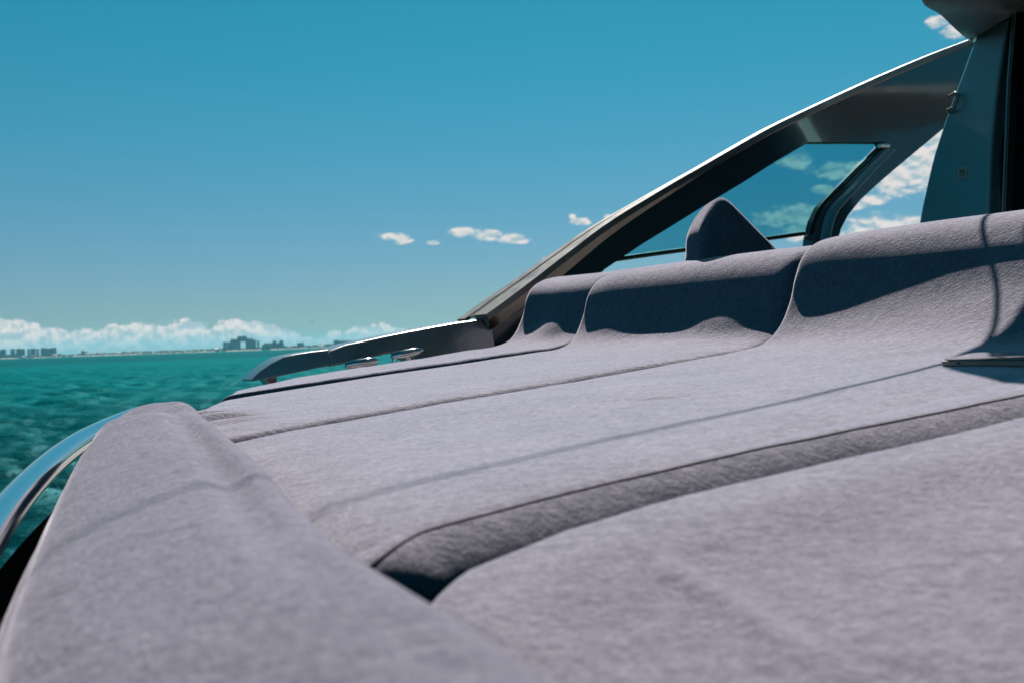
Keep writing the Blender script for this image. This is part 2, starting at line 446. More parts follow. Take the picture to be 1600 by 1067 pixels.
def make_pad(name, p0, p1, loopfn, near_edge, far_edge, s_left, q0=0., far_fn=None, nv=120, seed=1, wr=.0022, extra=None):
    """near/far edge: list of (distance in from the end, inset), end -> inwards"""
    st = [(p0 + d, i) for d, i in near_edge]
    a = st[-1][0]; far = [(p1 - d, i) for d, i in far_edge][::-1]; b = far[0][0]
    st += [(x, 0.) for x in np.linspace(a, b, nv)[1:-1]] + far
    V = []; n = None
    for (pp, ins) in st:
        w = (pp - p0) / (p1 - p0)
        L = loopfn(pp, w); n = len(L)
        if ins: L = offset_loop(L, ins)
        s = L[:, 0].copy(); q = L[:, 1].copy()
        # move the fore end to where the bow curve cuts the pad
        sl = s_left(pp)
        k = np.clip((1.25 - s) / (1.25 - S_LEFT), 0, None)
        s = s + (sl - S_LEFT) * k ** 1.3
        V.append(np.stack([s, np.full(n, pp), q], 1))
    V = np.array(V)                            # (stations, n, 3)
    s, p, q = V[..., 0], V[..., 1], V[..., 2]
    topm = np.clip((q + .06) / .05, 0, 1)
    q = q + topm * wr * smooth_noise(s * 1., p * 1., seed, 3, 14.)
    q = q + topm * wr * 1.5 * smooth_noise(s * 1., p * 1., seed + 5, 2, 5.)
    edge = np.exp(-np.abs(p - p0) / .022) + np.exp(-np.abs(p1 - p) / .022)
    q = q + topm * edge * .0022 * smooth_noise(s, p, seed + 9, 2, 55.)
    if extra is not None: s, p, q = extra(s, p, q, topm)
    if far_fn is not None:
        w = (p - p0) / (p1 - p0)
        p = p0 + w * (np.minimum(far_fn(s), p1) - p0)
    V = np.stack([s, p, q + q0], -1)
    m = V.shape[0]
    verts = Wv(V.reshape(-1, 3))
    F = []
    for i in range(m - 1):
        for j in range(n):
            j2 = (j + 1) % n
            F.append((i * n + j, i * n + j2, (i + 1) * n + j2, (i + 1) * n + j))
    F.append(tuple(range(n))); F.append(tuple((m - 1) * n + j for j in range(n))[::-1])
    me = bpy.data.meshes.new(name)
    me.from_pydata([tuple(v) for v in verts], [], F)
    bm = bmesh.new(); bm.from_mesh(me); bmesh.ops.triangulate(bm, faces=[f for f in bm.faces if len(f.verts) > 4])
    bmesh.ops.recalc_face_normals(bm, faces=bm.faces); bm.to_mesh(me); bm.free()
    me.polygons.foreach_set('use_smooth', [True] * len(me.polygons))
    me.materials.append(FABRIC)
    o = bpy.data.objects.new(name, me); COL.objects.link(o)
    return o, V

RND = lambda r, n=7: [(r * (1 - math.sin(math.pi / 2 * k / n)), r * (1 - math.cos(math.pi / 2 * k / n))) for k in range(n + 1)][::-1]
# backrest fronts: B measured at its far edge, and a more reclined one for its middle
BACK_STEEP = [(1.36, .0), (1.455, .006), (1.512, .034), (1.552, .082), (1.576, .132), (1.604, .172), (1.645, .193), (1.70, .200), (1.78, .199), (1.87, .187), (1.935, .16)]
BACK_MID = [(1.33, .002), (1.41, .014), (1.475, .040), (1.532, .076), (1.570, .116), (1.594, .152), (1.632, .182), (1.69, .198), (1.78, .198), (1.87, .187), (1.935, .16)]
L_STEEP = pad_loop(BACK_STEEP); L_MID = pad_loop(BACK_MID)
C_BACK = [(1.37, .0), (1.475, .002), (1.535, .022), (1.575, .075), (1.597, .125), (1.625, .158), (1.665, .176), (1.72, .182), (1.79, .181), (1.87, .17), (1.935, .145)]
L_C = pad_loop(C_BACK)

def sl_bow(off):                 # fore ends follow the bow
    def f(p): return off + .105 * p * p + .10
    return f
def sl_fore(p):
    return float(np.interp(p, [-.6, .34, .53, .67, .99, 1.35, 1.8, 2.13, 2.4], [.12, .17, .215, .235, .30, .345, .425, .62, .95]))

def loopB(p, w):
    k = min(1, max(0, (w - .40) / .58)); k = k * k * (3 - 2 * k)
    return L_MID * (1 - k) + L_STEEP * k

def gap_shift(s): return np.interp(s, [.3, .5, .66, .82, .98, 1.3, 2.], [0, 0, -.018, -.045, -.068, -.085, -.085])
def FORE(p): return np.interp(p, [-.6, .34, .53, .67, .99, 1.35, 1.8], [.12, .17, .215, .235, .30, .345, .425])
def extraB(s, p, q, m):
    q = q - m * .009 * np.exp(-np.clip(s - FORE(p), 0, 1) / .05)
    # pressed dent left of centre and soft dip towards the fore end
    u_ = (s - .852) * .69 - (p - 1.016) * .72; v_ = (s - .852) * .72 + (p - 1.016) * .69
    d = np.exp(-((u_ / .055) ** 2 + (v_ / .010) ** 2)) * .0035
    d2 = np.exp(-(((s - .62) / .2) ** 2 + ((p - 1.05) / .16) ** 2)) * .004
    p = p + (gap_shift(s) + np.interp(s, [.2, .258, .315], [-.08, -.038, 0]) * np.clip((q + .040) / .036, 0, 1)) * np.clip((1.385 - p) / .78, 0, 1) ** 1.5
    q = q - m * .007 * np.exp(-np.abs(1.385 - p) / .035) - m * .003 * np.exp(-np.abs(p - .64) / .03)
    return s, p, q - m * (d + d2)
padB, VB = make_pad('sun_pad', .598, 1.385, loopB,
                    [(.0, .046), (.003, .037), (.012, .022), (.028, .0080), (.039, .0018), (.048, .0)], RND(.018), sl_fore, 0., seed=2, extra=extraB)
tag(padB, 'grey terry lounger cushion with a phone lying at the foot of its backrest', 'cushion', 'sun lounger cushions side by side')

def loopC(p, w): return L_C
def extraC(s, p, q, m):
    # puckers at the fore end
    e = np.exp(-((s - .47) / .06) ** 2) * np.exp(-((p - 1.72) / .16) ** 2)
    d = e * .012 * np.sin((p - 1.6) * 60 + s * 20)
    # the backrest turns away into the gap beside the next cushion, and its foot bulges in two places
    k = np.clip((q - .015) / .07, 0, 1) * (s < 1.8)
    s = s + .030 * k * np.exp(-((p - 1.395) / .022) ** 2)
    b = np.exp(-((p - 1.57) / .105) ** 2) + .7 * np.exp(-((p - 1.95) / .10) ** 2)
    s = s - .012 * b * np.exp(-((q - .035) / .035) ** 2) * (s > 1.45) * (s < 1.75)
    q = q - m * .007 * (np.exp(-np.abs(p - 1.395) / .035) + np.exp(-np.abs(2.095 - p) / .035))
    return s, p, q + m * d
padC, VC = make_pad('sun_pad', 1.393, 2.103, loopC, RND(.016), RND(.012), sl_fore, .002, seed=11, extra=extraC)
tag(padC, 'grey terry lounger cushion with the wedge headrest standing behind its shaded backrest', 'cushion', 'sun lounger cushions side by side')

D_BACK = [(1.38, .0), (1.50, .0), (1.565, .018), (1.61, .07), (1.635, .125), (1.66, .155), (1.70, .172), (1.755, .178), (1.82, .176), (1.88, .165), (1.94, .14)]
L_D = pad_loop(D_BACK)
def far_D(s): return np.interp(s, [.3, .60, .70, .85, 1.0, 1.2, 2.1], [2.13, 2.17, 2.24, 2.33, 2.385, 2.42, 2.50])
def extraD(s, p, q, m):
    k = np.clip((q - .015) / .07, 0, 1) * (s < 1.8)
    s = s + .020 * k * np.exp(-((p - 2.105) / .016) ** 2)
    s = s - .012 * np.exp(-((p - 2.28) / .08) ** 2) * np.exp(-((q - .035) / .035) ** 2) * (s > 1.45) * (s < 1.75)
    return s, p, q
padD, VD = make_pad('sun_pad', 2.105, 2.50, lambda p, w: L_D, RND(.012), RND(.03), lambda p: float(np.interp(p, [2.1, 2.5], [.60, .66])), .0055, far_fn=far_D, nv=40, seed=23, extra=extraD)
tag(padD, 'narrow outer grey lounger cushion along the far gunwale beneath the windscreen frame', 'cushion', 'sun lounger cushions side by side')

def extraA(s, p, q, m):
    q = q - .12 * np.clip(.56 - p, 0, 1) * (q > -.2)
    d = np.exp(-((s - .373 - .16 * (p - .351)) / .011) ** 2) * np.exp(-((p - .42) / .075) ** 2) * .0045
    q = q + m * .006 * np.exp(-((p - .50) / .05) ** 2)
    q = q - m * .014 * np.exp(-np.clip(s - FORE(p), 0, 1) / .045)
    p = p + gap_shift(s) + np.interp(s, [.2, .244, .301, .389], [-.09, -.05, -.015, 0]) * np.clip((p + .16) / .6, 0, 1)
    return s, p, q + m * d
def sl_A(p):
    k = min(1., max(0., (p - .515) / .07)); return sl_fore(p) - 0.01 + .03 * (1 - math.sqrt(max(0, 1 - k * k)))
padA, VA = make_pad('sun_pad', -.16, .588, lambda p, w: L_MID, RND(.03), RND(.034, 9), sl_A, -.009, seed=31, wr=.002, extra=extraA)
tag(padA, 'nearest grey terry lounger cushion, blurred, across the dark gap from the next one', 'cushion', 'sun lounger cushions side by side')

# stitched seam along B's near edge
path = []
n = VB.shape[1]
row = VB[4]
idx = [j for j in range(n) if row[j, 2] > -.02 and row[j, 0] > sl_fore(.65) - .02 and row[j, 0] < 1.5]
idx.sort(key=lambda j: row[j, 0])
pth = Wv(row[idx] + np.array([0, 0, -.0002]))
v, f = tube(pth, .0012, 6)
mesh_obj('stitched_seam', v, f, PIPING, padB)

# bolster along the bow edge
def make_bolster():
    ps = np.concatenate([np.linspace(-.75, 1.50, 100), 1.50 + .17 * np.sin(np.linspace(0, math.pi / 2, 14))[1:]])
    m = 96; V = []
    for i, p in enumerate(ps):
        l = .0 + .109 * p * p if p > 0 else .0 + .06 * p * p
        r = float(np.interp(p, [-.75, .2, .336, .55, .67, .86, 1.0, 1.18, 1.6, 1.8], [.10, .178, .20, .226, .248, .290, .317, .346, .412, .45]))
        l -= .012 * min(1, max(0, (.95 - p) / .35))
        c = (l + r) / 2; hw = (r - l) / 2
        e = 1.
        if p > 1.50: e = math.sqrt(max(0, 1 - ((p - 1.50) / .1702) ** 2)) ** .8
        a = np.linspace(0, 2 * math.pi, m, endpoint=False)
        ex = .55
        ca = np.sign(np.cos(a)) * np.abs(np.cos(a)) ** ex; sa = np.sign(np.sin(a)) * np.abs(np.sin(a)) ** .58
        s = c + hw * ca * (.4 + .6 * e); 
        top = .040 + .019 * min(1, max(0, (p - .8) / .6)); bot = -.10
        q = np.where(sa > 0, -.03 + (top + .03) * sa * e, -.03 + (.03 + bot) * -sa * e)
        # groove along the inner edge
        g = np.exp(-((s - (r - .045)) / .016) ** 2) * np.exp(-((p - 1.0) / .45) ** 2)
        fold = np.exp(-((p - 1.45) / .12) ** 2) * .004 * np.sin((s - c) / hw * 5 + p * 38)
        q = q + np.where(sa > 0, fold * sa, 0)
        q = q - np.where(sa > 0, .013 * g, 0)
        V.append(np.stack([s, np.full(m, p), q], 1))
    V = np.array(V); s, p, q = V[..., 0], V[..., 1], V[..., 2]
    q = q + .17 * (s - s.max(1, keepdims=True) + .03) * np.clip((q + .03) / .05, 0, 1)
    q = q + np.clip((q + .02) / .04, 0, 1) * (.0022 * smooth_noise(s, p, 51, 3, 13.) + .0008 * smooth_noise(s * 3, p, 52, 2, 30.))
    V = np.stack([s, p, q], -1); k, m = V.shape[:2]
    F = [(i * m + j, i * m + (j + 1) % m, (i + 1) * m + (j + 1) % m, (i + 1) * m + j) for i in range(k - 1) for j in range(m)]
    F += [tuple(range(m)), tuple((k - 1) * m + j for j in range(m))]
    o = mesh_obj('bow_bolster', Wv(V.reshape(-1, 3)), F, DIM_TERRY)
    tag(o, 'long rounded grey terry bolster curving along the bow beside the steel rail', 'bolster')
make_bolster()

# wedge headrest
def make_wedge():
    pn, pf = 1.75, 1.885
    tri = [(1.683, .165), (1.688, .215), (1.698, .258), (1.722, .292), (1.744, .312), (1.764, .326), (1.786, .327), (1.806, .316), (1.835, .292), (1.89, .245), (1.945, .198), (1.975, .165)]
    L = resample(catmull(tri + [(1.93, .15), (1.83, .15), (1.74, .15)], 6, closed=True), 120)[::-1]
    sts = [(pn, .016), (pn + .0015, .0105), (pn + .006, .005), (pn + .012, .0015), (pn + .018, 0)] + [(x, 0) for x in np.linspace(pn + .022, pf - .05, 18)] + \
          [(pf - .04, 0), (pf - .02, .002), (pf - .006, .006), (pf, .013)]
    V = []
    for pp, ins in sts:
        l = offset_loop(L, ins) if ins else L
        u = (pp - pn) / (pf - pn); V.append(np.stack([l[:, 0] + .50 * (pp - pn), np.full(len(l), pp), .165 + (l[:, 1] - .165) * (1 - .08 * u ** 1.6)], 1))
    V = np.array(V); k, m = V.shape[:2]
    V[..., 2] += .002 * smooth_noise(V[..., 0], V[..., 1] + V[..., 2], 61, 2, 18.)
    F = [(i * m + j, i * m + (j + 1) % m, (i + 1) * m + (j + 1) % m, (i + 1) * m + j) for i in range(k - 1) for j in range(m)]
    F += [tuple(range(m)), tuple((k - 1) * m + j for j in range(m))]
    o = mesh_obj('headrest_cushion', Wv(V.reshape(-1, 3)), F, DIM_TERRY)
    tag(o, 'peaked wedge headrest cushion standing on the backrest before the tinted window', 'headrest')
make_wedge()

# phone lying on the middle cushion
def make_phone():
    ph = empty('mobile_phone', W(1.20, .74, .01)); tag(ph, 'thin grey phone lying flat on the middle cushion at the right edge', 'phone')
    inv = Matrix.Translation(ph.location).inverted()
    def rounded(s0, s1, p0, p1, r, q):
        out = []
        for cs, cp, a0 in ((s1 - r, p1 - r, 0), (s0 + r, p1 - r, 90), (s0 + r, p0 + r, 180), (s1 - r, p0 + r, 270)):
            for k in range(7):
                a = R_(a0 + 15 * k); out.append((cs + r * math.cos(a), cp + r * math.sin(a), q))
        return out
    s0, s1, p0, p1, q0, q1 = 1.158, 1.236, .625, .788, .0005, .0078
    def slab(q0, q1, i0, i1, i2, i3):
        rings = [rounded(s0 + i, s1 - i, p0 + i, p1 - i, .011, q) for q, i in ((q0, i0), (q0 + .001, i1), (q1 - .001, i2), (q1, i3))]
        m = len(rings[0]); v = Wv(np.array(sum(rings, []))) - np.array(ph.location)
        f = [(i * m + j, i * m + (j + 1) % m, (i + 1) * m + (j + 1) % m, (i + 1) * m + j) for i in range(3) for j in range(m)]
        f += [tuple(range(m)), tuple(3 * m + j for j in range(m))]
        return v, f
    v, f = slab(q0, q1, .0012, 0, 0, .0012); mesh_obj('metal_case', v, f, TRIM, ph, True, 50)
    v, f = slab(q1 - .0006, q1 + .0012, .003, .0025, .0025, .0032); mesh_obj('screen', v, f, BLACKGLASS, ph, True, 50)
    for a, b in ((.757, .762), (.733, .745), (.700, .716)):
        bx = MB(); pts = [(s0 - .0007 + ds, pp, q) for ds in (0, .001) for pp in (a, b) for q in (q0 + .003, q0 + .0055)]
        bx.add(Wv(np.array(pts)) - np.array(ph.location), [(0, 1, 3, 2), (4, 6, 7, 5), (0, 4, 5, 1), (2, 3, 7, 6), (0, 2, 6, 4), (1, 5, 7, 3)])
        bx.build('side_button', RUBBER if b - a < .006 else TRIM, ph)
make_phone()

# ------------------------------------------------------------------ YACHT
yacht = empty('motor_yacht', W(2, 0, -.6)); YL = np.array(yacht.location)
tag(yacht, 'gunmetal grey motor yacht with cushioned bow deck, raked windscreen frame and steel rail', 'yacht')

def part(name, mb, mat, parent=None, **kw):
    """mb in boat coordinates"""
    v = Wv(np.array(mb.v)) - YL
    o = MB().add(v, mb.f).build(name, mat, parent or yacht, **kw)
    return o

def prism(pts, q0, q1):      # outline in (s,p)
    m = len(pts); mb = MB()
    mb.add([(s, p, q0) for s, p in pts] + [(s, p, q1) for s, p in pts],
           [(j, (j + 1) % m, m + (j + 1) % m, m + j) for j in range(m)] + [tuple(range(m)), tuple(m + j for j in range(m))])
    return mb

def bow(p, off=-.075):
    return off + .105 * p * p
half = [(bow(p), p) for p in np.linspace(0, 2.6, 30)]
outline = [(bow(p), p) for p in np.linspace(-2.6, 2.6, 61)] + [(1.0, 2.72), (3., 2.8), (7.5, 2.75), (7.5, -2.75), (3., -2.8), (1.0, -2.72)]
part('deck', prism([(s + .03, p * .985) for s, p in outline], -.16, -.105), DECK)
# hull shell
mb = MB(); oc = np.array(outline); m = len(oc)
rings = []
for q, k, ds in ((-.09, 1., 0), (-.13, 1.005, -.01), (-.6, .99, .05), (-1.3, .93, .25), (-2.6, .80, .7)):
    rings.append([(max(s * (1 - .0) + ds, -9), p * k, q) for s, p in outline])
mb.add(sum(rings, []), [(i * m + j, i * m + (j + 1) % m, (i + 1) * m + (j + 1) % m, (i + 1) * m + j) for i in range(len(rings) - 1) for j in range(m)])
part('hull', mb, HULLM, smooth=True, autosmooth=40)

# toe strip at the deck edge, and the tubular bow rail
def curve_part(name, pts, r, mat, parent=None, sides=16, flat=None, rs=None):
    v, f = tube(Wv(np.array(pts)), r, sides, True, rs, flat)
    return mesh_obj(name, np.array(v) - YL, f, mat, parent or yacht, True, 60)
rail = [(bow(p, -.035) if p > 0 else -.035 + .06 * p * p, p, .002 - .010 * min(1, max(0, 1.7 - p)) - .02 * max(0, (p - 1.5)) ** 1.5) for p in np.linspace(-1.2, 2.15, 70)]
e0 = rail[-1]
rail += [(e0[0] + .03, e0[1] + .05, e0[2] - .018), (e0[0] + .05, e0[1] + .08, e0[2] - .05), (e0[0] + .055, e0[1] + .09, -.10)]
curve_part('bow_rail', rail, .0172, STEEL)

# ---- gunwale blade on the far side
PG = 2.65
def gpt(x, y, pp=PG): return side(x, y, pp)
def blade(name, top, bot, p_in, p_out, mat, parent=None, bevel=.008, bulge=0.):
    """extruded outline between two fore-and-aft curves (photo-measured), top and bottom lists run fore to aft"""
    pts = [gpt(*q) for q in top] + [gpt(*q) for q in bot][::-1]
    m = len(pts); mb = MB()
    lean = lambda q: .30 * (q - .03)
    mb.add([(s, p_in + lean(q), q) for s, q in pts] + [(s, p_out + lean(q), q) for s, q in pts],
           [(j, (j + 1) % m, m + (j + 1) % m, m + j) for j in range(m)] + [tuple(range(m)), tuple(m + j for j in range(m))])
    return part(name, mb, mat, parent, bevel=bevel, seg=3)
tip_top = [(388, 593), (402, 580), (420, 568), (440, 557.5), (460, 553), (485, 549), (511, 546)]
tip_bot = [(391, 595.5), (405, 592), (420, 589.5), (440, 585.5), (462, 581), (485, 576), (511, 571)]
gun = blade('gunwale_tip', tip_top, tip_bot, PG - .016, PG + .075, PAINT, bevel=.007)
body_top = [(512, 548), (540, 538), (570, 532), (600, 525.5), (640, 517.5), (680, 510), (715, 504), (745, 500), (769, 500)]
body_bot = [(512, 573), (540, 567), (570, 560.5), (600, 553.5), (625, 549.5), (650, 570), (700, 575), (740, 575), (769, 575)]
gunb = blade('gunwale', body_top, body_bot, PG - .010, PG + .09, PAINT, bevel=.006)
# bracket under the tip
b0, b1 = gpt(414, 589), gpt(438, 585)
mb = MB(); zb = -.05
mb.add([(b0[0], PG + .02, b0[1]), (b1[0], PG + .02, b1[1]), (b1[0] - .008, PG + .025, zb), (b0[0] + .03, PG + .025, zb),
        (b0[0], PG + .07, b0[1]), (b1[0], PG + .07, b1[1]), (b1[0] - .008, PG + .065, zb), (b0[0] + .03, PG + .065, zb)],
       [(0, 1, 2, 3), (4, 7, 6, 5), (0, 4, 5, 1), (1, 5, 6, 2), (2, 6, 7, 3), (3, 7, 4, 0)])
part('support_bracket', mb, STEEL, bevel=.003)

# ---- mooring cleats
def cleat(c, x0, x1, y0, y1, px, pc):
    root = empty('mooring_cleat', (0, 0, 0)); root.parent = yacht
    a = side(x0, y0, pc); b = side(x1, y1, pc)
    base = side(px, (y0 + y1) / 2, pc)
    root.location = Vector(W(base[0], pc, -.02) - YL)
    org = W(base[0], pc, -.02)
    n = 20; pts = []; rs = []
    for k in range(n + 1):
        u = k / n
        pts.append((a[0] + (b[0] - a[0]) * u, pc, a[1] + (b[1] - a[1]) * u)); rs.append(.0135 * (1 - abs(2 * u - 1) ** 3 * .55))
    v, f = tube(Wv(np.array(pts)), .012, 14, True, rs)
    mesh_obj('horn', np.array(v) - org, f, STEEL, root, True, 60)
    for ds in (-.028, .028):
        v, f = tube(Wv(np.array([(base[0] + ds * .5, pc, base[1]), (base[0] + ds, pc, base[1] - .03), (base[0] + ds, pc, -.06)])), .008, 12)
        mesh_obj('post', np.array(v) - org, f, STEEL, root, True, 60)
    return root
cleat(0, 540, 590, 571, 563, 573, 2.53)
cleat(1, 612, 660, 557, 547.5, 626, 2.56)

# ---- windscreen frame on the far side
top = [(742, 501), (770, 481), (800, 459), (830, 437), (860, 414), (895, 388), (930, 362), (965, 339), (1000, 318), (1050, 288.5), (1100, 260), (1150, 231), (1200, 203), (1250, 178.5), (1300, 155), (1350, 132), (1400, 110), (1455, 87), (1513, 65), (1560, 46)]
def curve_side(lst, pp, n=5):
    return catmull([side(x, y, pp) for x, y in lst], n)
T = curve_side(top, PG)                            # outer top edge (s,q)
# body outline with a window hole: build as quads between top edge and an inner edge, then strut
inner = [(766, 578), (800, 560), (822, 500), (850, 452), (880, 432), (945, 421), (1003, 382), (1060, 347), (1110, 316), (1160, 286), (1215, 251), (1262, 222.5), (1320, 222.5), (1383, 222.5)]
low_r = [(1472, 203), (1560, 160)]
def slabs(outlines, p0, p1, mat, name, parent=None, bevel=.006):
    mb = MB()
    for pts in outlines:
        m = len(pts)
        mb.add([(s, p0, q) for s, q in pts] + [(s, p1, q) for s, q in pts],
               [(j, (j + 1) % m, m + (j + 1) % m, m + j) for j in range(m)] + [tuple(range(m)), tuple(m + j for j in range(m))])
    return part(name, mb, mat, parent, bevel=bevel, seg=3)
S_ = lambda l: [side(x, y, PG) for x, y in l]
topc = [tuple(x) for x in T]
frame_in = S_([(1575, 150), (1472, 203), (1430, 238), (1400, 263), (1370, 289), (1345, 312), (1325, 337), (1314, 358), (1307, 385), (1300, 420),
               (1268, 420), (1272, 375), (1279, 345), (1290, 322), (1320, 292), (1350, 262), (1386, 227), (1384, 222.5), (1320, 222.5), (1264, 222.5),
               (1215, 251), (1160, 286), (1110, 316), (1060, 347), (1003, 382), (945, 421), (925, 440), (905, 470), (880, 570), (766, 578), (766, 500)])
frame = slabs([topc[3:] + frame_in], PG, PG + .056, DARKPAINT, 'windscreen_frame', bevel=0)

# raised bands along the top of the frame
def band(name, h0, h1, p0, p1, mat, i0, i1, taper=True):
    mb = MB(); v = []; f = []
    idx = list(range(i0, i1)); n = len(idx)
    for k, i in enumerate(idx):
        a = T[i]; t = T[min(i + 1, len(T) - 1)] - T[max(i - 1, 0)]; t /= np.linalg.norm(t); nn = np.array([-t[1], t[0]])
        kk = 1.25 - .80 * min(1, max(0, (i - 8) / 40.))
        for h, p in ((h0, p0), (h1, p0), (h1, p1), (h0, p1)):
            p = PG + (p - PG) * kk; c = a + nn * h; v.append((c[0], p, c[1]))
    for k in range(n - 1):
        for j in range(4):
            j2 = (j + 1) % 4; f.append((k * 4 + j, k * 4 + j2, (k + 1) * 4 + j2, (k + 1) * 4 + j))
    f += [(0, 1, 2, 3), tuple((n - 1) * 4 + j for j in range(4))]
    mb.add(v, f)
    return part(name, mb, mat, frame, smooth=True, autosmooth=40)
NT_ = len(T)
band('inner_trim', -.014, .006, PG - .031, PG + .030, TRIM, 2, NT_)
def chamfer():
    v = []; f = []; idx = list(range(2, NT_))
    for i in idx:
        a = T[i]; t = T[min(i + 1, NT_ - 1)] - T[max(i - 1, 0)]; t /= np.linalg.norm(t); nn = np.array([-t[1], t[0]])
        kk = 1.25 - .80 * min(1, max(0, (i - 8) / 40.)); k2 = 1 - .8 * min(1, max(0, (i - 20) / 30.))
        for h, p in ((-.0145, PG - .030 * kk), (-.0145 - .04 * k2, PG - .004), (-.0145, PG - .004)):
            c = a + nn * h; v.append((c[0], p, c[1]))
    for k in range(len(idx) - 1):
        for j in range(3):
            j2 = (j + 1) % 3; f.append((k * 3 + j, k * 3 + j2, (k + 1) * 3 + j2, (k + 1) * 3 + j))
    f += [(0, 1, 2), tuple((len(idx) - 1) * 3 + j for j in range(3))]
    part('inner_chamfer', MB().add(v, f), BRONZE, frame, smooth=True, autosmooth=40)
BRONZE = simple('bronze_lacquer', (.16, .13, .11), .25, metal=.9, coat=.5, var=.1, bump=.002, bscale=7.)
chamfer()
band('gasket', -.004, .001, PG + .031, PG + .060, RUBBER, 2, NT_)
band('outer_trim', -.008, .003, PG + .061, PG + .098, TRIM, 1, NT_)

# window pane and its seals
pane = S_([(905, 440), (968, 404), (1270, 361.5), (1285, 320), (1392, 222), (1380, 218), (1264, 218), (1160, 283), (1060, 344), (945, 419)])
pane = S_([(968, 404), (1120, 383.5), (1274, 362), (1290, 322), (1388, 222), (1380, 217), (1262, 217), (1160, 281), (1060, 342), (990, 386)])
m = len(pane); mb = MB()
mb.add([(s, PG + .055, q) for s, q in pane], [tuple(range(m))])
part('window_pane', mb, GLASS, frame)
def seal(name, pts, r=.0085, pp=PG + .052):
    v, f = tube(Wv(np.array([(s, pp, q) for s, q in catmull(S_(pts), 6)])), r, 8)
    return mesh_obj(name, np.array(v) - YL, f, RUBBER, frame, True, 60)
seal('window_seal', [(962, 405.5), (1040, 394.5), (1120, 384), (1200, 373), (1272, 363)], .0085)
seal('window_seal', [(1262, 221), (1300, 221), (1345, 221), (1386, 222)], .008, PG + .02)
seal('window_seal', [(1386, 223), (1350, 258), (1320, 288), (1290, 320), (1278, 345), (1272, 365)], .007, PG + .02)
# chrome stay at the window's rear corner
v, f = tube(Wv(np.array([(s, PG - .012, q) for s, q in S_([(1370, 229), (1384, 229)])])), .010, 10)
mesh_obj('corner_catch', np.array(v) - YL, f, STEEL, frame, True, 60)
# inner reveal on the rear strut
mb = MB(); st = catmull(S_([(1384, 232), (1350, 266), (1322, 296), (1296, 324), (1286, 345), (1280, 375), (1276, 420)]), 6)
v = []; f = []
for s, q in st: v += [(s, PG - .004, q), (s + .035, PG - .022, q - .008), (s + .06, PG - .004, q - .012)]
for k in range(len(st) - 1):
    for j in range(2): f.append((k * 3 + j, k * 3 + j + 1, (k + 1) * 3 + j + 1, (k + 1) * 3 + j))
mb.add(v, f); part('strut_trim', mb, GELCOAT, frame, smooth=True)

# ---- bulkhead panel with handle and plate
SB = 3.6
C_ = lambda l, ss=SB: [cross_(x, y, ss) for x, y in l]
def cross_slab(name, pts, s0, s1, mat, parent=None, bevel=.008):
    m = len(pts); mb = MB()
    mb.add([(s0, p, q) for p, q in pts] + [(s1, p, q) for p, q in pts],
           [(j, (j + 1) % m, m + (j + 1) % m, m + j) for j in range(m)] + [tuple(range(m)), tuple(m + j for j in range(m))])
    return part(name, mb, mat, parent, bevel=bevel, seg=3)
left_edge = catmull([(1521, 66), (1505, 110), (1490, 150), (1474, 195), (1458, 245), (1445, 300), (1436, 345), (1428, 420), (1424, 500)], 4)
right_edge = catmull([(1578, 27), (1566, 95), (1556, 165), (1549, 235), (1546, 300), (1545, 340), (1545, 500)], 4)
top_edge = [(1570, 30), (1552, 39), (1535, 48), (1527, 54)]
bulk = cross_slab('cabin_bulkhead', C_(list(left_edge) + list(right_edge[::-1]) + top_edge), SB, SB + .10, GELCOAT, bevel=.015)
# bright trim along its top
v, f = tube(Wv(np.array([(SB - .004, p, q) for p, q in catmull(C_([(1519, 66), (1521, 58), (1527, 51), (1540, 43.5), (1558, 35), (1580, 25)]), 5)])), .0045, 8)
mesh_obj('top_trim', np.array(v) - YL, f, TRIM, bulk, True, 60)
# steel grab loop on the outer edge
hp = C_([(1477, 175), (1481, 173), (1490, 169), (1493, 162), (1496, 148), (1493, 146), (1479, 151)], SB - .03)
v, f = tube(Wv(np.array([(SB - .03 + (.02 if k in (0, 6) else 0), p, q) for k, (p, q) in enumerate(hp)])), .0075, 8)
mesh_obj('grab_loop', np.array(v) - YL, f, TRIM, bulk, True, 60)
# small printed plate
pl = C_([(1497, 262), (1512.5, 260.5), (1511, 279), (1495.5, 281)], SB - .001)
plate = cross_slab('notice_plate', pl, SB - .004, SB - .001, WHITEGEL, bulk, bevel=.001)
TAN = simple('tan_print', (.62, .46, .30), .6, var=.2, vscale=200.)
pi_ = C_([(1499.5, 265), (1509.5, 264), (1508.5, 275.5), (1498.5, 277)], SB - .001)
cross_slab('plate_print', pi_, SB - .0046, SB - .0035, TAN, plate, bevel=0)
for y in (266.6, 268.6):
    ln = C_([(1501, y + .3), (1508, y - .3), (1507.9, y + .5), (1500.9, y + 1.1)], SB - .001)
    cross_slab('plate_line', ln, SB - .0052, SB - .0044, RUBBER, plate, bevel=0)

# ---- black sheet for the shaded cabin right of the bulkhead, widened to darken reflections
op = C_([(1580, 20), (1549, 235), (1546, 500), (1900, 520), (1900, -60)])
op = op[:3] + [(-2.0, -.5), (-2.0, .985)]
cross_slab('cabin_shade_sheet', op, SB + .06, SB + .09, INTERIOR_SHADE, bevel=.004)
dj = C_([(1583, -10), (1572, 130), (1564, 330), (1563, 500), (1570, 500), (1571, 330), (1579, 130), (1590, -10)])
cross_slab('door_frame', dj, SB + .0, SB + .05, DARKPAINT, bevel=.004)
dj = C_([(1585.5, -10), (1574.5, 130), (1566.5, 330), (1565.5, 500), (1567.5, 500), (1568.5, 330), (1576.5, 130), (1587.5, -10)])
cross_slab('door_edge_trim', dj, SB - .006, SB - .001, GELCOAT, bevel=.001)

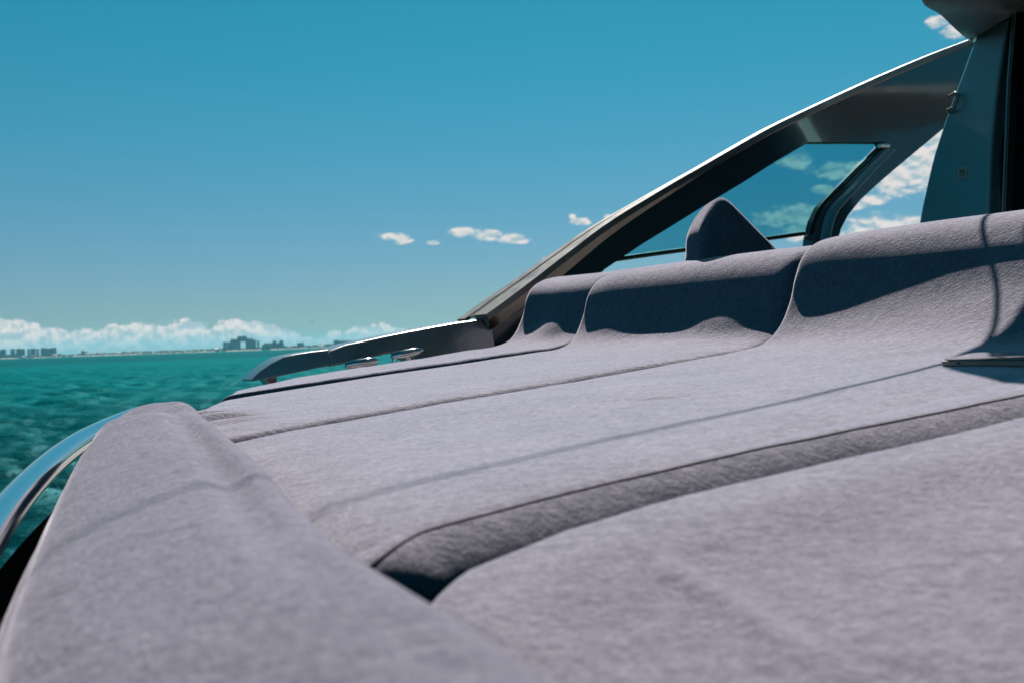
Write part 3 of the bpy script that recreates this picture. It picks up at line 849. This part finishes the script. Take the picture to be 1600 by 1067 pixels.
# ---- hardtop: the soffit seen top right
def on_q(x, y, s): d = ray(x, y); t = s / (d @ A); v_ = t * d; return (s, float(v_ @ P), float(v_ @ N + H))
edge_img = [(on_q(1517, 66, 3.62)), on_q(1497, 50, 3.45), on_q(1470, 24, 3.25), on_q(1440, 0, 3.05)]
edge = catmull(edge_img + [(2.9, 1.86, 1.03), (2.78, 1.70, 1.05), (2.66, 1.45, 1.06), (2.4, 1.12, 1.07), (2.15, .85, 1.07), (2.05, .4, 1.07), (2.05, 0., 1.07), (2.1, -.8, 1.07), (2.5, -1.5, 1.05), (3.1, -1.95, 1.0), (3.6, -2.2, .93)], 4)
mb = MB(); v = []; f = []
def roofq(s, p): return .90 + .22 * max(0, min(1, (2.2 - p) / .9))
back = [(6.8, 2.25 - 4.5 * k / (len(edge) - 1), 0) for k in range(len(edge))]
n = len(edge)
for (s, p, q), (bs, bp_, bq) in zip(edge, back):
    for k in range(6):
        u = (k / 5) ** 1.5; ss = s + (bs - s) * u; pp = p + (bp_ - p) * u
        qq = q + (.99 - q) * u * .2 + .02 * math.sin(u * math.pi)
        v.append((ss, pp, qq))
for (s, p, q), (bs, bp_, bq) in zip(edge, back):
    for k in range(6):
        u = (k / 5) ** 1.5; ss = s + (bs - s) * u; pp = p + (bp_ - p) * u
        v.append((ss, pp, q + .02 + .05 * min(1, u * 2.5)))
off = n * 6
for i in range(n - 1):
    for k in range(5):
        f.append((i * 6 + k, i * 6 + k + 1, (i + 1) * 6 + k + 1, (i + 1) * 6 + k))
        f.append((off + i * 6 + k, off + (i + 1) * 6 + k, off + (i + 1) * 6 + k + 1, off + i * 6 + k + 1))
    f.append((i * 6, (i + 1) * 6, off + (i + 1) * 6, off + i * 6))
    f.append((i * 6 + 5, off + i * 6 + 5, off + (i + 1) * 6 + 5, (i + 1) * 6 + 5))
f.append(tuple(range(6)) + tuple(off + k for k in range(5, -1, -1)))
f.append(tuple((n - 1) * 6 + k for k in range(6)) + tuple(off + (n - 1) * 6 + k for k in range(5, -1, -1)))
mb.add(v, f); roof = part('hardtop', mb, PALEGEL, smooth=True, autosmooth=50)

# unseen dome added before the hardtop, sized to cast the patch on the cushion
def make_shadow_dome():
    prof = [(.0, 1.0), (.24, 1.0), (.29, 1.01), (.30, 1.025), (.29, 1.07), (.25, 1.11), (.17, 1.14), (.07, 1.155), (.0, 1.157)]
    v = []; f = []; n = 40
    for r, q in prof:
        for k in range(n):
            a = 2 * math.pi * k / n; v.append((2.0 + r * math.cos(a), 1.19 + r * math.sin(a), q + .0))
    for i in range(len(prof) - 1):
        for k in range(n): f.append((i * n + k, i * n + (k + 1) % n, (i + 1) * n + (k + 1) % n, (i + 1) * n + k))
    mb = MB().add(v, f); part('shadow_dome', mb, WHITEGEL, roof, smooth=True, autosmooth=50)
make_shadow_dome()

# unseen rod added above the cushions, bent so its shadow crosses the middle pad
def hit_back(x, y):          # where a sight line meets the curved backrest of the middle cushion
    d = ray(x, y); best = None
    for s_, q_ in L_MID[L_MID[:, 1] > -.005]:
        t = s_ / (d @ A); v_ = t * d; e = abs(float(v_ @ N + H) - q_)
        if s_ < 1.72 and (best is None or e < best[0]): best = (e, (float(s_), float(v_ @ P), float(q_)))
    return best[1]
def make_shadow_rod():
    pts = [(s + SV[0] * t, p + SV[1] * t, SV[2] * t) for s, p, t in ((-.05, .79, 4.6), (.5, .79, 2.9), (.9, .785, 1.7), (1.06, .788, 1.35), (1.2, .806, 1.15))]
    hs = [hit_back(x, y) for x, y in ((1510, 530), (1524, 490), (1534, 450), (1543, 400), (1556, 345))]
    fit = np.polyfit([h_[2] for h_ in hs], [h_[1] for h_ in hs], 1)
    t = 1.0; q_ = .205; a_ = np.array(pts[-1])
    b_ = np.array((1.80 + SV[0] * t, float(np.polyval(fit, q_)) + .055 + SV[1] * t, q_ + SV[2] * t))
    pts += [tuple(a_ + (b_ - a_) * u) for u in (.25, .5, .75, 1.)]
    pts = [tuple(x) for x in catmull(pts, 6)]
    n_ = len(pts); curve_part('shadow_rod', pts, .005, RUBBER, roof, 8, rs=[.0034 + .0018 * min(1, k / (n_ * .5)) for k in range(n_)])
make_shadow_rod()

# ------------------------------------------------------------------ FAR SHORE
D = 3000.
def far(x, y, d=D):
    r = ray(x, y) * d; return np.array([r[0], r[1], r[2] + EYE])
def water_y(x): return 558.6 - .0341 * x

def shore_mat(name, col, stripes=0., dark=(.05, .06, .07), vert=0.):
    m, t, b = material(name)
    g = t.new('ShaderNodeTexCoord').outputs['Object']
    sp = t.new('ShaderNodeSeparateXYZ'); t.put(sp.inputs[0], g)
    base = t.mix(t.noise(g, .05, 4.), c4(*[c * .85 for c in col]), c4(*[c * 1.1 for c in col]))
    if stripes:
        w = t.math('FRACT', t.math('DIVIDE', sp.outputs[2], stripes))
        k = t.math('GREATER_THAN', w, .55)
        if vert:
            w2 = t.math('FRACT', t.math('DIVIDE', sp.outputs[0], vert)); k = t.math('MULTIPLY', k, t.math('GREATER_THAN', w2, .35))
        base = t.mix(k, base, c4(*dark))
    t.put(b.inputs['Base Color'], base); b.inputs['Roughness'].default_value = .8
    return m
CONC = shore_mat('beige_concrete', (.34, .32, .29), 3.4, (.08, .10, .11))
CONC2 = shore_mat('grey_concrete', (.5, .54, .54), 3.4, (.24, .3, .32), 5.)
CONC3 = shore_mat('greenish_concrete', (.44, .48, .44), 3.6, (.2, .25, .25), 7.)
DARKC = shore_mat('dark_facade', (.38, .46, .48), 3.6, (.2, .25, .28), 6.)
WHITEW = shore_mat('white_render', (.62, .60, .57))
WHITEW2 = shore_mat('cream_render', (.50, .44, .38), 3., (.2, .2, .2), 3.)
TILE = shore_mat('terracotta_tiles', (.28, .12, .08))
SAND = shore_mat('pale_sand', (.5, .44, .36))

def box_local(mb, x0, x1, y0, y1, z0, z1):
    mb.add([(x0, y0, z0), (x1, y0, z0), (x1, y1, z0), (x0, y1, z0), (x0, y0, z1), (x1, y0, z1), (x1, y1, z1), (x0, y1, z1)],
           [(0, 1, 2, 3), (4, 7, 6, 5), (0, 4, 5, 1), (1, 5, 6, 2), (2, 6, 7, 3), (3, 7, 4, 0)])

def building(name, x0, x1, blocks, mat, label, cat='building', group=None, depth=22., d=D, roofmat=WHITEW):
    """blocks: (x0,x1,ytop[,ybottom]) in photo pixels at distance d; built as a real block standing on the shore"""
    cx = (x0 + x1) / 2; base = far(cx, water_y(cx), d)
    o = empty(name, (base[0], base[1], 0.)); tag(o, label, cat, group)
    ang = math.atan2(-base[0], base[1])
    o.rotation_euler[2] = ang
    sc = d / FPX
    mb = MB(); rf = MB()
    for bl in blocks:
        a, b, yt = bl[:3]; yb = bl[3] if len(bl) > 3 else None
        wx = lambda x: (x - cx) * sc
        hz = lambda y, x: (water_y(x) - y) * sc
        mx = (a + b) / 2
        z1 = hz(yt, mx); z0 = hz(yb, mx) if yb else -.5
        dd = depth * random.uniform(.85, 1.1)
        box_local(mb, wx(a), wx(b), -dd / 2, dd / 2, z0, z1)
        box_local(rf, wx(a) - .3, wx(b) + .3, -dd / 2 - .3, dd / 2 + .3, z1 + .02, z1 + .7)
    mb.build('walls', mat, o); rf.build('roof', roofmat, o)
    return o

building('apartment_tower', 2.8, 9.2, [(2.8, 9.2, 544)], CONC3, 'pale tower block cut by the left edge of the photo', group='high-rise towers')
building('apartment_tower', -6, 2.4, [(-6, 2.4, 545.5)], WHITEW2, 'white block at the very edge left of the pale tower', group='high-rise towers', depth=18)
building('apartment_tower', 17, 23.4, [(17, 23.4, 543.8)], DARKC, 'narrowest grey tower between two wider blocks at the left', group='high-rise towers', d=3150)
building('apartment_tower', 26, 38.5, [(26, 38.5, 543.6), (28, 31, 543)], DARKC, 'dark square tower right of the narrowest one', group='high-rise towers')
building('apartment_tower', 44, 60.5, [(44, 47.6, 543.8), (48.2, 56, 543.0), (56.8, 60.5, 543.6)], CONC3, 'pale greenish three part tower beside the broad grey slab', group='high-rise towers', d=3200)
building('apartment_tower', 65, 87.3, [(65, 87.3, 542.6), (65.4, 72, 542), (80, 87, 541.8)], CONC2, 'broad grey slab tower with ribbed facade, rightmost of its cluster', group='high-rise towers')
building('long_pavilion', 0, 27, [(-8, 27.4, 552.6, 554.4), (-6, 26, 553.2)], WHITEW, 'long low white pavilion at the water below the towers')
# pyramid-stepped hotel with a tall opening
hot = building('stepped_hotel', 350, 405, [(350, 355.6, 533), (356, 361, 533.2), (361, 371.6, 528.6), (371.6, 376.2, 524.2), (376.2, 383.8, 524.2, 532.0), (383.8, 386, 524.2), (386, 395, 527.6), (395, 399.6, 529.5)],
               CONC2, 'big stepped hotel with a tall opening through its middle', 'hotel', depth=30, roofmat=CONC2)
building('hotel_tower', 402, 405.4, [(402, 405.4, 531)], CONC2, 'slim tower close beside the stepped hotel', depth=12)
building('slab_hotel', 410, 443.5, [(410, 414, 537), (413, 428, 534.6), (428, 433, 536), (433, 443.2, 533.6), (426.5, 432, 531), (437, 442, 530.4)], DARKC, 'long dark hotel slab with two roof boxes', 'hotel', depth=26, roofmat=DARKC)
building('low_block', 464.5, 475, [(464.5, 475, 534.3)], CONC2, 'small grey block among trees before the gunwale tip')
building('waterfront_block', 522, 557, [(522, 530, 530.4), (530, 557, 531)], CONC3, 'long pale apartment block just above the gunwale', depth=20)
building('white_block', 557.6, 575, [(557.6, 563, 530.5), (563, 575, 528.4)], WHITEW2, 'white apartment block next to the long pale one')
building('hilltop_block', 636, 649, [(636, 649, 514.5), (638, 647, 513)], DARKC, 'grey tower top showing alone over the gunwale', depth=16)
building('village_hall', 127, 138, [(127, 138, 549.4), (128, 131, 546.2), (130, 136, 547.6)], WHITEW, 'white hall with a raised gable among low houses')
# lattice-like mast
mast = empty('radio_mast', tuple(far(534.5, water_y(534.5), 2950) * np.array([1, 1, 0]))); tag(mast, 'thin tall mast rising above the long pale block', 'mast')
mb = MB()
hm = (water_y(534.5) - 512) * 2950 / FPX
for dx, dy in ((-1, -1), (1, -1), (0, 1)):
    v, f = tube([(dx * 1.2, dy * 1.2, -.3), (dx * .15, dy * .15, hm)], .18, 5); mb.add(v, f)
for k in range(12):
    z = hm * k / 12; w_ = 1.2 * (1 - k / 12) + .15
    v, f = tube([(-w_, -w_, z), (w_, -w_, z), (0, w_, z + .5)], .12, 4); mb.add(v, f)
mb.build('lattice', CONC2, mast)

# low houses
proto_meshes = []
for k in range(7):
    w_, d_, h_ = random.uniform(7, 15), random.uniform(7, 10), random.uniform(3.2, 7.5)
    mbw = MB(); box_local(mbw, -w_ / 2, w_ / 2, -d_ / 2, d_ / 2, -.5, h_)
    for j in range(3):
        xx = -w_ / 2 + w_ * (j + .6) / 3.4
        box_local(mbw, xx, xx + 1.3, -d_ / 2 - .15, -d_ / 2 + .1, h_ * .35, h_ * .7)
    mbr = MB()
    if k % 2:
        mbr.add([(-w_ / 2 - .4, -d_ / 2 - .4, h_ + .02), (w_ / 2 + .4, -d_ / 2 - .4, h_ + .02), (w_ / 2 + .4, d_ / 2 + .4, h_ + .02), (-w_ / 2 - .4, d_ / 2 + .4, h_ + .02), (-w_ / 2, 0, h_ + 2.2), (w_ / 2, 0, h_ + 2.2)],
                [(0, 1, 5, 4), (2, 3, 4, 5), (0, 4, 3), (1, 2, 5), (0, 3, 2, 1)])
    else:
        box_local(mbr, -w_ / 2 - .3, w_ / 2 + .3, -d_ / 2 - .3, d_ / 2 + .3, h_ + .02, h_ + .6)
    proto_meshes.append((mbw, mbr))
mats = [WHITEW, WHITEW2, WHITEW, CONC, WHITEW2]
protos = []
xs = list(np.linspace(30, 340, 44) + rng.uniform(-3, 3, 44)) + list(np.linspace(444, 520, 9) + rng.uniform(-2, 2, 9)) + [579, 586]
for i, x in enumerate(xs):
    d = 2960 + rng.uniform(-12, 14)
    b = far(x, water_y(x), d)
    if i < 7:
        o = empty('shore_house', (b[0], b[1], 0))
        mbw, mbr = proto_meshes[i]
        mbw.build('walls', mats[i % 5], o); mbr.build('roof', [TILE, WHITEW, CONC][i % 3], o); protos.append(o)
    else:
        src = protos[i % 7]; o = src.copy(); COL.objects.link(o)
        for ch in src.children:
            c = ch.copy(); COL.objects.link(c); c.parent = o
        o.location = (b[0], b[1], 0)
    s_ = .75 + .5 * rng.uniform(); o.scale = (s_, s_, s_ * (.8 + .4 * rng.uniform()))
    o.rotation_euler[2] = math.atan2(-b[0], b[1]) + rng.uniform(-.25, .25)
    tag(o, 'small pale house on the far wooded shoreline', 'house', 'low houses along the far shore')

# moored boats off the beach
def small_boat(L=11.):
    o = empty('moored_boat'); m = 13
    rings = []
    for q, kw, z in ((0, .6, -.4), (1, .9, .5), (2, 1., 1.3)):
        ring = []
        for k in range(m):
            u = k / (m - 1); ring.append((L * (u - .5), 1.5 * kw * (1 - u ** 3) ** .6 * .99 + .02, z + .5 * u * u * (q == 2)))
        for k in range(m - 1, -1, -1):
            a_ = ring[k]; ring.append((a_[0], -a_[1], a_[2]))
        rings.append(ring)
    n2 = 2 * m; mb = MB()
    mb.add(sum(rings, []), [(i * n2 + j, i * n2 + (j + 1) % n2, (i + 1) * n2 + (j + 1) % n2, (i + 1) * n2 + j) for i in range(2) for j in range(n2)] + [tuple(range(n2)), tuple(2 * n2 + j for j in range(n2))])
    mb.build('hull', WHITEW, o)
    mb = MB(); mb.add([(-3, -1, 1.3), (2, -.9, 1.3), (2, .9, 1.3), (-3, 1, 1.3), (-2.6, -.8, 3.0), (.6, -.7, 3.0), (.6, .7, 3.0), (-2.6, .8, 3.)],
                      [(0, 1, 2, 3), (4, 7, 6, 5), (0, 4, 5, 1), (1, 5, 6, 2), (2, 6, 7, 3), (3, 7, 4, 0)])
    mb.build('cabin', WHITEW, o)
    return o
b0 = small_boat()
bx = [(413, 'white boat moored below the slab hotel, the larger of the pair', 1.5), (419, 'white boat close behind the larger one below the slab hotel', 1.1), (38, 'white boat moored below the dark square tower', 1.2), (33, 'white boat left of another, below the dark square tower', .9),
      (48, 'white boat moored below the pale greenish tower', 1.), (340, 'white boat nearest the beach left of the stepped hotel', 1.1), (349.5, 'white boat just below the left wing of the stepped hotel', 1.2), (100, 'white boat moored left of the white hall', 1.), (110, 'white boat closest to the white hall', 1.1)]
for i, (x, lb, sc) in enumerate(bx):
    if i == 0: o = b0
    else:
        o = b0.copy(); COL.objects.link(o)
        for ch in b0.children:
            c = ch.copy(); COL.objects.link(c); c.parent = o
    q = far(x, water_y(x), 2880); o.location = (q[0], q[1], 0.05); o.scale = (sc,) * 3
    o.rotation_euler[2] = rng.uniform(-.5, .5) + (math.pi if i % 2 else 0)
    tag(o, lb, 'boat', 'white boats moored off the far shore')

# beach and the low land behind it
def strip_mesh(name, d0, d1, z0, z1, mat, label, cat, kind):
    mb = MB(); v = []; f = []
    xs = np.linspace(-700, 2600, 120)
    for i, x in enumerate(xs):
        for d, z in ((d0, z0), (d1, z1)):
            q = far(x, 545, d + 15 * math.sin(x * .03)); v.append((q[0], q[1], z))
    for i in range(len(xs) - 1): f.append((2 * i, 2 * i + 2, 2 * i + 3, 2 * i + 1))
    o = mesh_obj(name, v, f, mat); tag(o, label, cat, kind=kind)
strip_mesh('beach', 2895, 2962, -.3, 1.3, SAND, 'pale narrow beach along the far shore', 'beach', 'structure')
LAND = shore_mat('scrub_ground', (.08, .09, .05))
strip_mesh('terrain', 2960, 4300, 1.25, 5., LAND, 'low green land behind the far beach', 'land', 'structure')

# far wood: one mass of leaf clumps
def treeline():
    v = []; f = []
    def clump(c, r, n):
        for _ in range(n):
            th = random.uniform(0, 6.283); u = random.uniform(-.5, 1); rr = r * random.uniform(.5, 1.)
            k = math.sqrt(max(0, 1 - u * u))
            p = np.array(c) + rr * np.array([k * math.cos(th), k * math.sin(th), u * .8])
            a = np.array([random.gauss(0, 1) for _ in range(3)]); a /= np.linalg.norm(a); b_ = np.cross(a, [random.gauss(0, 1) for _ in range(3)]); b_ /= np.linalg.norm(b_)
            s_ = r * random.uniform(.25, .5); i = len(v)
            v.extend([p + s_ * a, p + s_ * b_, p - s_ * a * .8, p - s_ * b_]); f.append((i, i + 1, i + 2, i + 3))
    x = -60.
    while x < 760:
        d = 2990 + random.uniform(-25, 25)
        q = far(x, 545, d)
        big = 4.6 if (190 < x < 350 or 400 < x < 530) else 3.4
        if 60 < x < 130: big = 3.0
        if 500 < x < 521: big = 6.5
        hh = big * random.uniform(.5, 1.25)
        clump((q[0], q[1], hh * .6 + .8), hh, 16)
        x += random.uniform(.5, 1.7)
    m = shore_mat('dark_foliage', (.045, .07, .035))
    o = mesh_obj('treeline', v, f, m, smooth=False); tag(o, 'dark band of trees along the far shore', 'trees', kind='stuff')
treeline()

# tiny parasail
ps = far(488, 502, 2600); par = empty('parasail', tuple(ps)); tag(par, 'tiny tan parasail canopy high over the shore', 'parasail')
v = []; f = []; nn = 14
for i in range(5):
    ph_ = i / 4 * math.pi / 2
    for k in range(nn):
        a = 2 * math.pi * k / nn; rr = 4.2 * math.cos(ph_) * (1 + .05 * (k % 2)); v.append((rr * math.cos(a), rr * math.sin(a), 2.6 * math.sin(ph_)))
for i in range(4):
    for k in range(nn): f.append((i * nn + k, i * nn + (k + 1) % nn, (i + 1) * nn + (k + 1) % nn, (i + 1) * nn + k))
mesh_obj('canopy', v, f, simple('tan_nylon', (.5, .36, .22), .7), par)
mb = MB()
for k in range(0, nn, 2):
    a = 2 * math.pi * k / nn; vv, ff = tube([(4.2 * math.cos(a), 4.2 * math.sin(a), 0), (0, 0, -9)], .05, 4); mb.add(vv, ff)
mb.build('lines', RUBBER, par)

# ------------------------------------------------------------------ AIR
def haze():
    mb = MB(); box_local(mb, -11500, 11500, -11500, 11500, -1.2, 110)
    m = bpy.data.materials.new('sea_haze'); m.use_nodes = True; t = NT(m.node_tree)
    t.n.remove(t.n['Principled BSDF'])
    pv = t.new('ShaderNodeVolumePrincipled'); pv.inputs['Color'].default_value = c4(.22, .72, .88); pv.inputs['Density'].default_value = HAZE
    pv.inputs['Anisotropy'].default_value = .2
    t.put(t.n['Material Output'].inputs['Volume'], pv.outputs[0])
    o = mb.build('haze', m); tag(o, 'thin pale sea haze softening the far shore', 'haze', kind='stuff')
    o.visible_shadow = True
HAZE = .00008
if HAZE: haze()

# ------------------------------------------------------------------ RENDER
S.render.engine = 'CYCLES'
S.cycles.use_denoising = True
S.cycles.max_bounces = 8; S.cycles.diffuse_bounces = 0; S.cycles.transparent_max_bounces = 12
S.cycles.volume_bounces = 0
S.cycles.sample_clamp_indirect = 6.
S.view_settings.view_transform = 'Standard'; S.view_settings.look = 'None'
S.view_settings.exposure = .65; S.view_settings.gamma = 1.
